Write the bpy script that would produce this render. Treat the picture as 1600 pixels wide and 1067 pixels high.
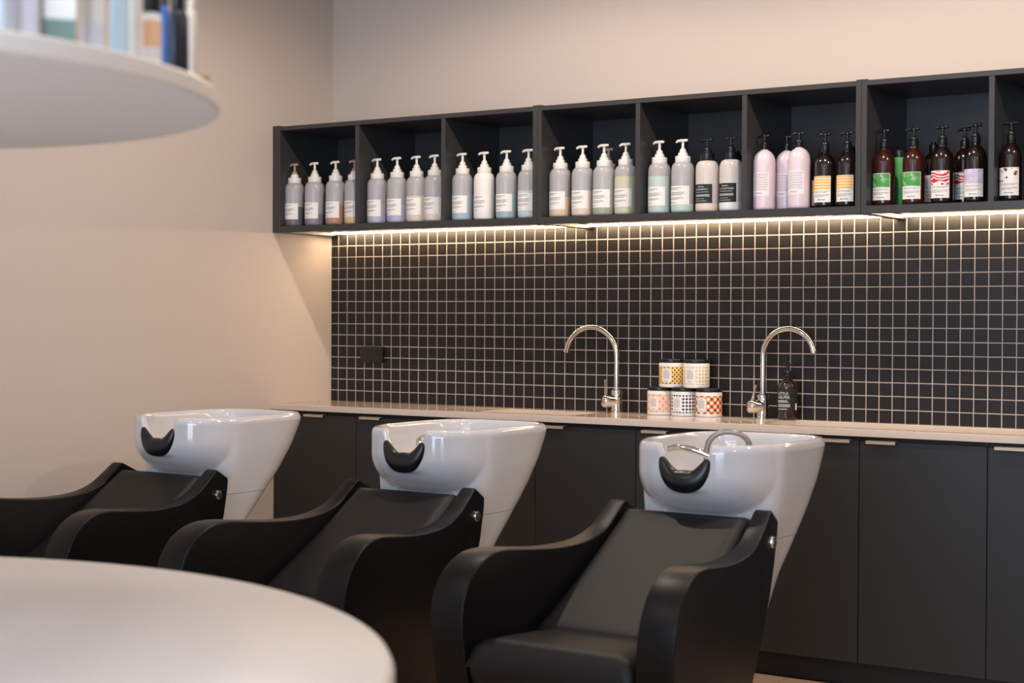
import bpy, bmesh, math, random
import numpy as np
from mathutils import Vector, Matrix
random.seed(7)
for o in list(bpy.data.objects): bpy.data.objects.remove(o)
scene = bpy.context.scene
COL = scene.collection
PI = math.pi

# ------------------------------------------------------------------ camera
cam_d = bpy.data.cameras.new('camera'); cam = bpy.data.objects.new('camera', cam_d); COL.objects.link(cam)
F_PX = 2550.07
cam_d.sensor_fit = 'HORIZONTAL'; cam_d.sensor_width = 36.0; cam_d.lens = F_PX*36/1600
cam_d.clip_start = 0.05; cam_d.clip_end = 60
yaw, pit, rol = .5808, -.0146, .0048
fw = Vector((-math.sin(yaw)*math.cos(pit), math.cos(yaw)*math.cos(pit), math.sin(pit)))
rt = Vector((math.cos(yaw), math.sin(yaw), 0)); up = rt.cross(fw)
R_ = rt*math.cos(rol)+up*math.sin(rol); U_ = up*math.cos(rol)-rt*math.sin(rol)
M = Matrix((R_, U_, -fw)).transposed().to_4x4(); M.translation = Vector((4.7472, -5.7446, 1.2779))
cam.matrix_world = M
cam_d.dof.use_dof = True; cam_d.dof.focus_distance = 6.1; cam_d.dof.aperture_fstop = 4.4
scene.camera = cam

# ------------------------------------------------------------------ world, lights, exposure
w = bpy.data.worlds.new('world'); scene.world = w; w.use_nodes = True
bg = w.node_tree.nodes['Background']; bg.inputs[0].default_value = (.75, .85, 1, 1); bg.inputs[1].default_value = .3

def area(name, loc, target, sx, sy, energy, color):
    d = bpy.data.lights.new(name, 'AREA'); d.shape = 'RECTANGLE'; d.size = sx; d.size_y = sy; d.energy = energy; d.color = color
    o = bpy.data.objects.new(name, d); COL.objects.link(o); o.location = loc
    o.rotation_euler = (Vector(target)-Vector(loc)).to_track_quat('-Z', 'Y').to_euler(); return o
def spot(name, loc, target, energy, color, angle=110, radius=.035, blend=.6):
    d = bpy.data.lights.new(name, 'SPOT'); d.energy = energy; d.color = color; d.spot_size = math.radians(angle); d.spot_blend = blend; d.shadow_soft_size = radius
    o = bpy.data.objects.new(name, d); COL.objects.link(o); o.location = loc
    o.rotation_euler = (Vector(target)-Vector(loc)).to_track_quat('-Z', 'Y').to_euler(); return o
# added cool daylight; the shopfront window behind the camera is invented and unseen
area('added_daylight', (3.7, -7.72, 1.55), (3.2, 0, 1.1), 3.2, 2.4, 235, (.62, .78, 1.0))
# unseen ceiling downlights: first row set from the shelf's shadow, second row added
WARM = (1.0, .84, .71)
for lx in (1.5, 2.9, 4.3):
    spot('downlight_lamp', (lx, -1.31, 2.93), (lx, -1.31, 0), 62, WARM, 168, blend=.35)
for lx in (1.6, 3.6, 5.6):
    spot('downlight_lamp', (lx, -4.3, 2.93), (lx, -4.3, 0), 34, WARM, 168, radius=.16, blend=.35)

scene.view_settings.view_transform = 'Standard'; scene.view_settings.look = 'None'
scene.view_settings.gamma = 1; scene.view_settings.use_curve_mapping = False
scene.view_settings.exposure = -0.12

# ------------------------------------------------------------------ materials
MATS = {}
def srgb(r, g, b):
    f = lambda c: (c/255/12.92) if c/255 <= .04045 else ((c/255+.055)/1.055)**2.4
    return (f(r), f(g), f(b), 1)
def mat(name, col, rough=.5, metal=0, noise=0, nscale=8, bump=0, bscale=200, coat=0, spec=.5, sheen=0):
    if name in MATS: return MATS[name]
    m = bpy.data.materials.new(name); m.use_nodes = True; nt = m.node_tree; p = nt.nodes['Principled BSDF']
    p.inputs['Base Color'].default_value = col; p.inputs['Roughness'].default_value = rough; p.inputs['Metallic'].default_value = metal
    p.inputs['Coat Weight'].default_value = coat; p.inputs['Specular IOR Level'].default_value = spec
    tc = nt.nodes.new('ShaderNodeTexCoord')
    if noise:
        n = nt.nodes.new('ShaderNodeTexNoise'); n.inputs['Scale'].default_value = nscale; n.inputs['Detail'].default_value = 5
        nt.links.new(tc.outputs['Object'], n.inputs['Vector'])
        mx = nt.nodes.new('ShaderNodeMix'); mx.data_type = 'RGBA'
        mx.inputs[6].default_value = tuple(c*(1-noise) for c in col[:3])+(1,); mx.inputs[7].default_value = tuple(min(1, c*(1+noise)) for c in col[:3])+(1,)
        nt.links.new(n.outputs['Fac'], mx.inputs[0]); nt.links.new(mx.outputs[2], p.inputs['Base Color'])
    if bump:
        n2 = nt.nodes.new('ShaderNodeTexNoise'); n2.inputs['Scale'].default_value = bscale; n2.inputs['Detail'].default_value = 3
        nt.links.new(tc.outputs['Object'], n2.inputs['Vector'])
        b = nt.nodes.new('ShaderNodeBump'); b.inputs['Strength'].default_value = bump; b.inputs['Distance'].default_value = .002
        nt.links.new(n2.outputs['Fac'], b.inputs['Height']); nt.links.new(b.outputs[0], p.inputs['Normal'])
    MATS[name] = m; return m
def frosted(name, col, opacity):
    m = bpy.data.materials.new(name); m.use_nodes = True; nt = m.node_tree; p = nt.nodes['Principled BSDF']
    p.inputs['Base Color'].default_value = col; p.inputs['Roughness'].default_value = .26
    t = nt.nodes.new('ShaderNodeBsdfTransparent'); mx = nt.nodes.new('ShaderNodeMixShader'); mx.inputs[0].default_value = opacity
    out = nt.nodes['Material Output']
    nt.links.new(t.outputs[0], mx.inputs[1]); nt.links.new(p.outputs[0], mx.inputs[2]); nt.links.new(mx.outputs[0], out.inputs[0])
    return m
def emission(name, col, strength):
    m = bpy.data.materials.new(name); m.use_nodes = True; nt = m.node_tree; nt.nodes.remove(nt.nodes['Principled BSDF'])
    e = nt.nodes.new('ShaderNodeEmission'); e.inputs[0].default_value = col; e.inputs[1].default_value = strength
    nt.links.new(e.outputs[0], nt.nodes['Material Output'].inputs[0]); return m

m_wall = mat('wall_paint', srgb(202, 189, 178), .75, noise=.02, nscale=1.5, bump=.05, bscale=300)
m_ceil = mat('ceiling_paint', srgb(235, 232, 228), .8, noise=.01)
m_floor = mat('floor_timber', srgb(176, 150, 126), .45, noise=.12, nscale=3, bump=.05)
m_grout = mat('grout', srgb(196, 184, 174), .8, noise=.04, nscale=40, bump=.1)
m_tile = mat('tile_black', srgb(30, 26, 25), .42, noise=.10, nscale=14, spec=.36)
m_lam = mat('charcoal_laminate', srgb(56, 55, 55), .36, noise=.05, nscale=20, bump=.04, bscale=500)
m_under = mat('charcoal_underside_darkened', srgb(30, 27, 26), .6, noise=.05, nscale=20, spec=.1)  # laminate copy darkened in colour to hold back LED glare on the underside
m_door = mat('charcoal_door', srgb(40, 41, 42), .45, noise=.04, nscale=20, bump=.03, bscale=500)
m_dark = mat('dark_gap', srgb(22, 22, 23), .6, noise=.05)
m_stone = mat('counter_stone', srgb(214, 198, 184), .10, noise=.04, nscale=60, spec=.6)
m_bronze = mat('champagne_metal', srgb(208, 190, 168), .42, metal=.6, noise=.03, nscale=60)
m_chrome = mat('chrome', srgb(225, 222, 218), .06, metal=1, noise=.01)
m_ceramic = mat('white_ceramic', srgb(210, 209, 211), .10, noise=.01, nscale=3, coat=.5)
m_pad = mat('black_gel', srgb(16, 18, 22), .32, noise=.06, nscale=20)
m_shell = mat('black_vinyl_shell', srgb(9, 9, 10), .40, spec=.25, noise=.06, nscale=12, bump=.06, bscale=700)
m_leather = mat('black_leather', srgb(15, 14, 14), .52, spec=.35, noise=.08, nscale=10, bump=.12, bscale=450)
m_white_table = mat('white_stone_table', srgb(212, 208, 206), .32, noise=.035, nscale=5, bump=.02)
m_white_disc = mat('white_laminate', srgb(226, 222, 217), .5, noise=.02, nscale=5)
m_black = mat('black_plastic', srgb(20, 20, 21), .3, noise=.05, nscale=40)
m_pumpwhite = mat('white_plastic', srgb(232, 226, 218), .4, noise=.02, nscale=40)
m_pumpbrown = mat('beige_plastic', srgb(170, 140, 120), .4, noise=.03, nscale=40)
m_frost = frosted('frosted_plastic', srgb(192, 190, 190), .78)
m_paper = mat('white_paper', srgb(238, 234, 228), .6, noise=.015, nscale=60)
m_ink = mat('ink', srgb(70, 66, 66), .6, noise=.03)
m_inkblack = mat('ink_black', srgb(25, 25, 25), .6, noise=.03)
m_inkwhite = mat('ink_white', srgb(225, 225, 225), .6, noise=.03)
m_led = emission('led_strip_light', (1.0, .73, .45, 1), 105)

# ------------------------------------------------------------------ helpers
def link(name, me, parent=None, m=None, loc=None, smooth=None):
    o = bpy.data.objects.new(name, me); COL.objects.link(o)
    if m is not None and not me.materials: me.materials.append(m)
    if parent: o.parent = parent
    if loc: o.location = loc
    if smooth is not None:
        me.polygons.foreach_set('use_smooth', [True]*len(me.polygons)); me.set_sharp_from_angle(angle=math.radians(smooth))
    return o
def tag(o, label, cat, group=None):
    o['label'] = label; o['category'] = cat
    if group: o['group'] = group
    return o
def thing(name, label, cat, loc=(0, 0, 0), rz=0, group=None):
    o = bpy.data.objects.new(name, None); COL.objects.link(o); o.location = loc; o.rotation_euler = (0, 0, rz); o.empty_display_size = .1
    return tag(o, label, cat, group)
def struct(o): o['kind'] = 'structure'; return o
def pydata(vs, fs):
    me = bpy.data.meshes.new('mesh'); me.from_pydata([tuple(v) for v in vs], [], [tuple(f) for f in fs]); me.update(); return me
def box_me(x0, x1, y0, y1, z0, z1, bev=0, seg=2):
    bm = bmesh.new(); bmesh.ops.create_cube(bm, size=1)
    for v in bm.verts: v.co = Vector(((x0+x1)/2+v.co.x*(x1-x0), (y0+y1)/2+v.co.y*(y1-y0), (z0+z1)/2+v.co.z*(z1-z0)))
    if bev: bmesh.ops.bevel(bm, geom=bm.edges[:], offset=bev, segments=seg, affect='EDGES', profile=.5)
    me = bpy.data.meshes.new('mesh'); bm.to_mesh(me); bm.free(); return me
def box(name, x0, x1, y0, y1, z0, z1, m, parent=None, bev=0, seg=2):
    return link(name, box_me(x0, x1, y0, y1, z0, z1, bev, seg), parent, m, smooth=35 if bev else None)
def join_me(mes):
    bm = bmesh.new()
    for me in mes: bm.from_mesh(me)
    out = bpy.data.meshes.new('mesh'); bm.to_mesh(out); bm.free(); return out
def lathe_me(prof, n=32, uvs=False, cap=True):
    """prof = [(r,z)...] bottom to top; UV in metres (arc, height), seam at +y so that -y faces the middle"""
    vs, fs = [], []
    for r, z in prof:
        for k in range(n):
            a = PI/2+2*PI*k/n; vs.append((r*math.cos(a), r*math.sin(a), z))
    for i in range(len(prof)-1):
        for k in range(n):
            k2 = (k+1) % n; fs.append((i*n+k, i*n+k2, (i+1)*n+k2, (i+1)*n+k))
    if cap:
        if prof[0][0] > 1e-5: fs.append(tuple(range(n-1, -1, -1)))
        if prof[-1][0] > 1e-5: fs.append(tuple((len(prof)-1)*n+k for k in range(n)))
    me = pydata(vs, fs)
    if uvs:
        uv = me.uv_layers.new(name='UVMap'); rm = max(r for r, z in prof)
        for p in me.polygons:
            if len(p.vertices) != 4: continue
            ks = [me.loops[li].vertex_index % n for li in p.loop_indices]
            wrap = max(ks)-min(ks) > 1
            for li, k in zip(p.loop_indices, ks):
                kk = n if (wrap and k == 0) else k
                uv.data[li].uv = ((kk/n-.5)*2*PI*rm, me.vertices[me.loops[li].vertex_index].co.z)
    return me
def tube_me(path, rad, n=12, closed_ends=True, flat=None):
    """round tube along a list of points; rad number or list; flat=(sx,sy) scale of the section"""
    P = [Vector(p) for p in path]; N = len(P); rads = rad if isinstance(rad, (list, tuple)) else [rad]*N
    vs, fs = [], []; t0 = (P[1]-P[0]).normalized()
    ref = Vector((0, 0, 1)) if abs(t0.z) < .9 else Vector((1, 0, 0))
    nrm = (ref-t0*ref.dot(t0)).normalized()
    for i in range(N):
        t = (P[min(i+1, N-1)]-P[max(i-1, 0)]).normalized()
        nrm = (nrm-t*nrm.dot(t)).normalized(); b = t.cross(nrm)
        for k in range(n):
            a = 2*PI*k/n; sx, sy = flat or (1, 1)
            vs.append(P[i]+(nrm*math.cos(a)*sx+b*math.sin(a)*sy)*rads[i])
    for i in range(N-1):
        for k in range(n): k2 = (k+1) % n; fs.append((i*n+k, i*n+k2, (i+1)*n+k2, (i+1)*n+k))
    if closed_ends: fs.append(tuple(range(n-1, -1, -1))); fs.append(tuple((N-1)*n+k for k in range(n)))
    me = pydata(vs, fs); return me
def catmull(pts, per=6):
    out = []; P = [np.array(p, float) for p in pts]
    for i in range(len(P)-1):
        p0, p1, p2, p3 = P[max(i-1, 0)], P[i], P[i+1], P[min(i+2, len(P)-1)]
        for k in range(per):
            t = k/per; out.append(.5*((2*p1)+(-p0+p2)*t+(2*p0-5*p1+4*p2-p3)*t*t+(-p0+3*p1-3*p2+p3)*t**3))
    out.append(P[-1]); return out
def text_me(body, size, align='LEFT'):
    c = bpy.data.curves.new('lettering', 'FONT'); c.body = body; c.size = size; c.align_x = align; c.resolution_u = 2
    o = bpy.data.objects.new('lettering', c); COL.objects.link(o)
    dg = bpy.context.evaluated_depsgraph_get(); me = bpy.data.meshes.new_from_object(o.evaluated_get(dg))
    bpy.data.objects.remove(o); bpy.data.curves.remove(c); me.materials.clear(); return me
def flat_rect(x0, x1, z0, z1, n=1):
    vs, fs = [], []
    for i in range(n+1):
        x = x0+(x1-x0)*i/n; vs += [(x, z0, 0), (x, z1, 0)]
    for i in range(n): fs.append((2*i, 2*i+2, 2*i+3, 2*i+1))
    return pydata(vs, fs)
def wrap(me, r):
    """bend a flat (x right, y up) mesh round a vertical cylinder of radius r, facing -y"""
    for v in me.vertices:
        a = v.co.x/r; v.co = Vector((r*math.sin(a), -r*math.cos(a), v.co.y))
    me.update(); return me
def copy_tree(o, parent=None):
    c = o.copy(); COL.objects.link(c); c.parent = parent
    for ch in list(o.children): copy_tree(ch, c)
    return c

# ------------------------------------------------------------------ the room
CEIL = 3.0
fl = struct(box('floor', -.1, 8.0, -7.8, .1, -.1, 0, m_grout))
fl.data.materials.clear(); fl.data.materials.append(mat('floor_joint', srgb(120, 100, 84), .7, noise=.05))
plank = box_me(0, 1.196, 0, .146, -.004, .003, .0015, 1); plank.materials.append(m_floor)
n = 0
for j in range(18):            # boards near enough to be picked apart (between the cabinets and the table)
    for i in range(6):
        x = -.0+(j % 3)*-.4+i*1.2
        if x < 0 or x > 5.0: continue
        p = link('floor_plank', plank, fl); p.location = (x, -.36-.15*(j+1), 0)
vs = []
far = []
for j in range(60):
    for i in range(-1, 7):
        x0 = (j % 3)*-.4+i*1.2; y0 = -.36-.15*(j+1)
        if y0 < -7.7: continue
        inside = j < 18 and 0 <= x0 <= 5.0
        if inside: continue
        a, b = max(x0, 0.002), min(x0+1.196, 7.98)
        if b-a > .02: far.append(box_me(a, b, y0, y0+.146, -.004, .003))
fo = link('floor_planks_far', join_me(far), fl, m_floor); fo['kind'] = 'stuff'
struct(box('ceiling', -.1, 8.0, -7.8, .1, CEIL, CEIL+.1, m_ceil))
struct(box('wall_left', -.1, 0, -7.8, .1, 0, CEIL, m_wall))
struct(box('wall_right', 8.0, 8.1, -7.8, .1, 0, CEIL, m_wall))
wb = struct(box('wall_back', 0, 8.0, 0, .1, 0, CEIL, m_wall))
fr = [box_me(0, 2.1, -7.9, -7.8, 0, CEIL), box_me(5.3, 8, -7.9, -7.8, 0, CEIL), box_me(2.1, 5.3, -7.9, -7.8, 2.75, CEIL), box_me(2.1, 5.3, -7.9, -7.8, 0, .30)]
struct(link('wall_front', join_me(fr), None, m_wall))
wf = struct(link('unseen_window_1', join_me([box_me(x, x+.06, -7.88, -7.82, .30, 2.75) for x in (2.1, 3.15, 4.19, 5.24)]+[box_me(2.1, 5.3, -7.88, -7.82, z, z+.06) for z in (.30, 2.69)]), None, m_dark))  # unseen shopfront frame, added behind the daylight lamp

# tiled splashback: grout bed + tiles
T0X, T0Z, TP = -.009, 1.597, .05
box('grout_bed', 0.0, 4.2, -.0047, .0, .875, 1.6545, m_grout, wb)
def tile_me(wd, ht):
    a, b, c = wd/2, ht/2, .0012
    vs = [(-a, 0, -b), (a, 0, -b), (a, 0, b), (-a, 0, b), (-a, -.0048, -b), (a, -.0048, -b), (a, -.0048, b), (-a, -.0048, b),
          (-a+c, -.006, -b+c), (a-c, -.006, -b+c), (a-c, -.006, b-c), (-a+c, -.006, b-c)]
    fs = [(8, 9, 10, 11)]
    for k in range(4):
        k2 = (k+1) % 4; fs += [(k, k2, 4+k2, 4+k), (4+k, 4+k2, 8+k2, 8+k)]
    return pydata(vs, fs)
GAP = .0036
t_full = tile_me(TP-GAP, TP-GAP); t_full.materials.append(m_tile)
t_top = tile_me(TP-GAP, .0550); t_top.materials.append(m_tile)
t_bot = tile_me(TP-GAP, .0455); t_bot.materials.append(m_tile)
rest = []
NC = 84
for c in range(NC):
    for r in range(-1, 14):
        x = T0X+(c+.5)*TP; z = T0Z-(r+.5)*TP
        me = t_full
        if r == -1: me = t_top; z = 1.597+GAP/2+.0275
        if r == 13: me = t_bot; z = .947-GAP/2-.02275
        dx = random.uniform(-.0003, .0003); dz = random.uniform(-.0003, .0003)
        if c == 0:
            ht = {-1: .0550, 13: .0455}.get(r, TP-GAP); me = tile_me(.041-GAP/2, ht); x = (.041-GAP/2)/2; dx = 0
        if 43 <= c <= 62 and len([1]) and True:
            o = link('tile', me, wb); o.location = (x+dx, -.0002, z+dz)
        else:
            m2 = me.copy(); m2.transform(Matrix.Translation((x+dx, -.0002, z+dz))); m2.materials.clear(); rest.append(m2)
to = link('tiles_remaining', join_me(rest), wb, m_tile); to['kind'] = 'stuff'

# ------------------------------------------------------------------ wall shelf (three joined carcasses)
SZ0, SZ1, SY, TH = 1.643, 2.096, -.405, .018
def shelf_unit(x0, divs, x1, label, filler=False):
    t = thing('wall_shelf', label, 'shelf', (x0, 0, SZ0), group='charcoal open shelf units')
    L = x1-x0; H = SZ1-SZ0
    if filler: box('filler_strip', 0.001, .022, SY, -.002, -.002, H+.004, m_lam, t, .0008, 1)
    a = .022 if filler else 0.0005
    box('side_panel', a, a+.0195, SY, -.002, -.002, H+.004, m_lam, t, .0008, 1)
    box('side_panel', L-.020, L-.0005, SY, -.002, -.002, H+.004, m_lam, t, .0008, 1)
    box('top_panel', a+.0195, L-.02, SY, -.002, H-TH, H, m_lam, t, .0008, 1)
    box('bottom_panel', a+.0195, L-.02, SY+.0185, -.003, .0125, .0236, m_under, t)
    box('front_lip', a+.0195, L-.02, SY, SY+.018, -.003, .0240, m_lam, t, .0008, 1)
    box('back_panel', a+.0195, L-.02, -.012, -.003, TH, H-TH, m_lam, t)
    for d in divs: box('divider', d-x0-.0095, d-x0+.0095, SY+.001, -.012, TH, H-TH, m_lam, t, .0008, 1)
    return t
shelf_unit(0, (.464, .906), 1.354, 'charcoal open shelf unit fixed against the left wall', True)
shelf_unit(1.354, (1.797, 2.231), 2.670, 'middle charcoal open shelf unit holding the pink bottles')
shelf_unit(2.670, (3.118, 3.56), 4.0, 'charcoal open shelf unit at the right holding amber bottles')
# LED strip in the corner of shelf underside and wall
led = thing('led_strip', 'glowing warm LED strip light under the shelf along the tiles', 'strip light', (0, 0, 1.6555))
box('aluminium_profile', .024, 3.99, -.060, -.042, -.0022, -.0003, mat('aluminium', srgb(190, 185, 180), .35, metal=.9, noise=.02), led)
box('diffuser', .025, 3.988, -.056, -.046, -.0076, -.0023, m_led, led)

# ------------------------------------------------------------------ base cabinets, plinth, countertop
CY = -.395
edges = [.0, .458, .9025, 1.347, 1.792, 2.230, 2.668, 3.112, 3.556, 4.0]
hx = [(.188, .293), (.490, .597), (.935, 1.040), (1.380, 1.486), (1.825, 1.930), (2.536, 2.637), (2.699, 2.802), (3.140, 3.245), (3.59, 3.695)]
clab = ['charcoal base cabinet against the left wall with a centred handle', 'charcoal base cabinet seen in the gap between the left and middle basins',
        'charcoal base cabinet hidden mostly behind the middle basin', 'charcoal base cabinet below the left tap, right of the middle basin',
        'charcoal base cabinet behind the right basin under the stacked jars', 'charcoal base cabinet at the right basin with handle at its right end',
        'charcoal base cabinet fully in view right of the right basin', 'charcoal base cabinet at the right edge of the photo', 'charcoal base cabinet at the far right end of the counter']
hm = join_me([box_me(0, .105, -.0265, 0, .8605, .8632, .0006, 1), box_me(0, .105, -.0265, -.0238, .852, .8632, .0006, 1)])
hm.materials.append(m_bronze)
for i in range(9):
    x0, x1 = edges[i], edges[i+1]
    t = thing('base_cabinet', clab[i], 'cabinet', (x0, 0, 0), group='charcoal base cabinets under the counter')
    W = x1-x0
    a_ = .001 if i else .002
    link('carcass', join_me([box_me(a_, W-.001, CY+.021, -.002, .09, .70), box_me(a_, W-.001, CY+.021, CY+.028, .70, .873)]), t, m_dark)
    d = box('door', .0015, W-.0015, CY, CY+.0195, .0925, .860, m_door, t, .0008, 1)
    h = link('handle', hm, d); h.location = (hx[i][0]-x0, CY+.004, 0)
pl = box('plinth_board', .002, 4.0, -.352, -.335, .0035, .0895, m_dark); tag(pl, 'dark recessed plinth board along the foot of the cabinets', 'plinth')
# countertop with two sink cut-outs
s1 = (1.035, 1.465, -.345, -.095); s2 = (2.285, 3.36, -.345, -.055)
xs = [.001, s1[0], s1[1], s2[0], s2[1], 4.0]; ys = [-.410, -.345, -.095, -.055, -.0065]
def in_hole(xa, xb, ya, yb):
    for h in (s1, s2):
        if xa >= h[0]-1e-6 and xb <= h[1]+1e-6 and ya >= h[2]-1e-6 and yb <= h[3]+1e-6: return True
bm = bmesh.new(); grid = {}
def gv(i, j, k):
    key = (i, j, k)
    if key not in grid: grid[key] = bm.verts.new((xs[i], ys[j], (.876, .900)[k]))
    return grid[key]
cells = {(i, j) for i in range(5) for j in range(4) if not in_hole(xs[i], xs[i+1], ys[j], ys[j+1])}
for (i, j) in cells:
    bm.faces.new((gv(i, j, 1), gv(i+1, j, 1), gv(i+1, j+1, 1), gv(i, j+1, 1)))
    bm.faces.new((gv(i, j, 0), gv(i, j+1, 0), gv(i+1, j+1, 0), gv(i+1, j, 0)))
    for di, dj, a, b in ((0, -1, (i, j), (i+1, j)), (1, 0, (i+1, j), (i+1, j+1)), (0, 1, (i+1, j+1), (i, j+1)), (-1, 0, (i, j+1), (i, j))):
        if (i+di, j+dj) not in cells: bm.faces.new((gv(*a, 0), gv(*b, 0), gv(*b, 1), gv(*a, 1)))
top_edges = [e for e in bm.edges if len(e.link_faces) == 2 and all(v.co.z > .89 for v in e.verts) and abs(e.link_faces[0].normal.dot(e.link_faces[1].normal)) < .5]
bm.normal_update()
top_edges = [e for e in bm.edges if len(e.link_faces) == 2 and all(v.co.z > .89 for v in e.verts) and e.calc_face_angle(0) > 1]
bmesh.ops.bevel(bm, geom=top_edges, offset=.0025, segments=2, affect='EDGES', profile=.5)
me = bpy.data.meshes.new('mesh'); bm.to_mesh(me); bm.free()
tag(link('countertop', me, None, m_stone, smooth=35), 'long glossy beige stone countertop along the tiled wall', 'countertop')
def sink(h, label):
    x0, x1, y0, y1 = h; g = .004; d = .14
    t = thing('sink', label, 'sink', ((x0+x1)/2, (y0+y1)/2, .875), group='sinks in the counter')
    a, b = (x1-x0)/2+g, (y1-y0)/2+g
    vs, fs = [], []
    def ring(sx, sy, z, r=.03, k=5):
        base = len(vs)
        for cx, cy, a0 in ((sx-r, sy-r, 0), (-sx+r, sy-r, PI/2), (-sx+r, -sy+r, PI), (sx-r, -sy+r, 1.5*PI)):
            for q in range(k): an = a0+PI/2*q/(k-1); vs.append((cx+r*math.cos(an), cy+r*math.sin(an), z))
        return base
    rs = [ring(a+.015, b+.015, -.001), ring(a, b, -.001), ring(a-.004, b-.004, -d+.02), ring(a-.02, b-.02, -d), ]
    n_ = 20
    for i in range(len(rs)-1):
        for k in range(n_): fs.append((rs[i]+k, rs[i+1]+k, rs[i+1]+(k+1) % n_, rs[i]+(k+1) % n_))
    fs.append(tuple(rs[-1]+k for k in range(n_-1, -1, -1))[::-1])
    link('bowl', pydata(vs, fs), t, m_stone, smooth=40)
    link('drain', lathe_me([(.001, -d+.001), (.034, -d+.001), (.036, -d+.003), (.03, -d+.004), (.001, -d+.0025)], 24), t, m_chrome, smooth=40)
sink(s1, 'small beige sink sunk in the counter left of the left tap')
sink(s2, 'long beige sink sunk in the counter right of the right tap')

# ------------------------------------------------------------------ taps
def tap(x, y, ang, lever_dir, lever_tilt, label, reach, hgt=.352):
    t = thing('gooseneck_tap', label, 'tap', (x, y, .900), group='chrome gooseneck taps')
    link('body', lathe_me([(.0265, 0), (.0265, .004), (.0225, .006), (.0225, .088), (.0205, .092), (.0135, .094), (.0135, .100)], 28), t, m_chrome, smooth=40)
    r = reach/2; path = [(0, 0, .09), (0, 0, .15), (0, 0, hgt-r-.012)]
    ca, sa = math.cos(ang), math.sin(ang)
    for k in range(0, 25):
        th = PI*(1-k/24*.93); px = r+r*math.cos(th); pz = hgt-r-.011+r*math.sin(th); path.append((px*ca, px*sa, pz))
    link('spout', tube_me(path, .0112, 16), t, m_chrome, smooth=60)
    a = Vector(path[-2]); b = Vector(path[-1]); dv = (b-a).normalized()
    link('aerator', tube_me([b-dv*.004, b+dv*.010], .0122, 16), t, m_chrome, smooth=40)
    lx, ly = math.cos(lever_dir), math.sin(lever_dir)
    mix = link('mixer_housing', tube_me([(lx*.005, ly*.005, .047), (lx*.040, ly*.040, .047), (lx*.058, ly*.058, .047), (lx*.064, ly*.064, .047)], [.0245, .025, .0235, .015], 24), t, m_chrome, smooth=50)
    lv = [(lx*.05, ly*.05, .060), (lx*.052+math.sin(lever_tilt)*.03, ly*.052, .060+.035*math.cos(lever_tilt)), (lx*.054+math.sin(lever_tilt)*.07, ly*.054, .060+.075*math.cos(lever_tilt))]
    link('lever', tube_me(lv, [.0045, .004, .0035], 10), t, m_chrome, smooth=50)
tap(1.524, -.07, PI, math.radians(235), 0.05, 'chrome gooseneck tap with spout swung left, left of the jars', .238)
tap(2.158, -.07, 0, math.radians(235), .35, 'chrome gooseneck tap with spout swung right, beside the black pump bottle', .205)

# ------------------------------------------------------------------ wall outlet
t = thing('power_outlet', 'black double power outlet on the black tiles', 'outlet', (.242, -.010, 1.111))
box('cover_plate', -.063, .063, -.012, 0, -.036, .036, m_black, t, .003)
for sx in (-.02, .03):
    box('rocker_switch', sx-.006, sx+.006, -.0145, -.0122, .008, .024, m_black, t, .001)
for sx in (-.034, .034):
    link('socket_slots', join_me([box_me(sx-.008, sx-.006, -.0125, -.0118, -.012, -.003), box_me(sx+.006, sx+.008, -.0125, -.0118, -.012, -.003), box_me(sx-.001, sx+.001, -.0125, -.0118, -.022, -.013)]), t, mat('slot_grey', srgb(60, 60, 60), .5, noise=.02))

# ------------------------------------------------------------------ backwash units (chair + basin)
RIMZ = .9275
def rear_y(z):   # side-on slope of the ceramic body
    return float(np.interp(z, [0, .3, .562, .667, .742, .82, .883, .934], [.06, .10, .225, .325, .405, .475, .520, .545]))
def front_y(z): return float(np.interp(z, [0, .45, .62, .70, .95], [-.16, -.12, .03, .075, .075]))
def half_x(z): return float(np.interp(z, [0, .4, .66, .80, .93], [.15, .17, .205, .222, .230]))
def rear_full(z): return rear_y(z)+float(np.interp(z, [0, .5, .66, .80, .93], [.05, .05, .042, .028, .014]))
def implicit(x, y, z):
    yr = rear_full(z); yf = front_y(z); yc = (yr+yf)/2; hb = (yr-yf)/2
    n1 = 6.5 if y < yc else 3.3
    Fp = (abs(x)/half_x(z))**n1+(abs(y-yc)/hb)**n1
    Fp = Fp**(1/n1)
    if z > .695:
        s = 1.0 if z >= .845 else math.sqrt(max(1e-4, 1-((.845-z)/.152)**2))
        a, b = .2225*s**.45, .292*s; yb = .25
        n2 = 2.8
        if y > yb: b = max(.03, min(b, yr-.012-yb))
        Fb = ((abs(x)/a)**n2+(abs(y-yb)/b)**n2)**(1/n2)
    else: Fb = 9
    return min(Fp, Fb)
def section(z, N):
    cy = .19 if z > .6 else (rear_full(z)+front_y(z))/2
    out = []
    for k in range(N):
        a = 2*PI*k/N-PI/2; ux, uy = math.cos(a), math.sin(a); lo, hi = 0, .7
        for _ in range(26):
            mid = (lo+hi)/2
            if implicit(ux*mid, cy+uy*mid, z) < 1: lo = mid
            else: hi = mid
        out.append((ux*lo, cy+uy*lo))
    return out
def notch(x): return RIMZ-.088*max(0, 1-(abs(x)/.081)**3.0)
def zmap(x, y, z):
    if z <= .79: return z
    f = min(1, max(0, (.17-y)/.05)) if y > .12 else 1
    zr = RIMZ-(RIMZ-notch(x))*f
    return .79+(z-.79)*(zr-.79)/(RIMZ-.79)
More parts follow.
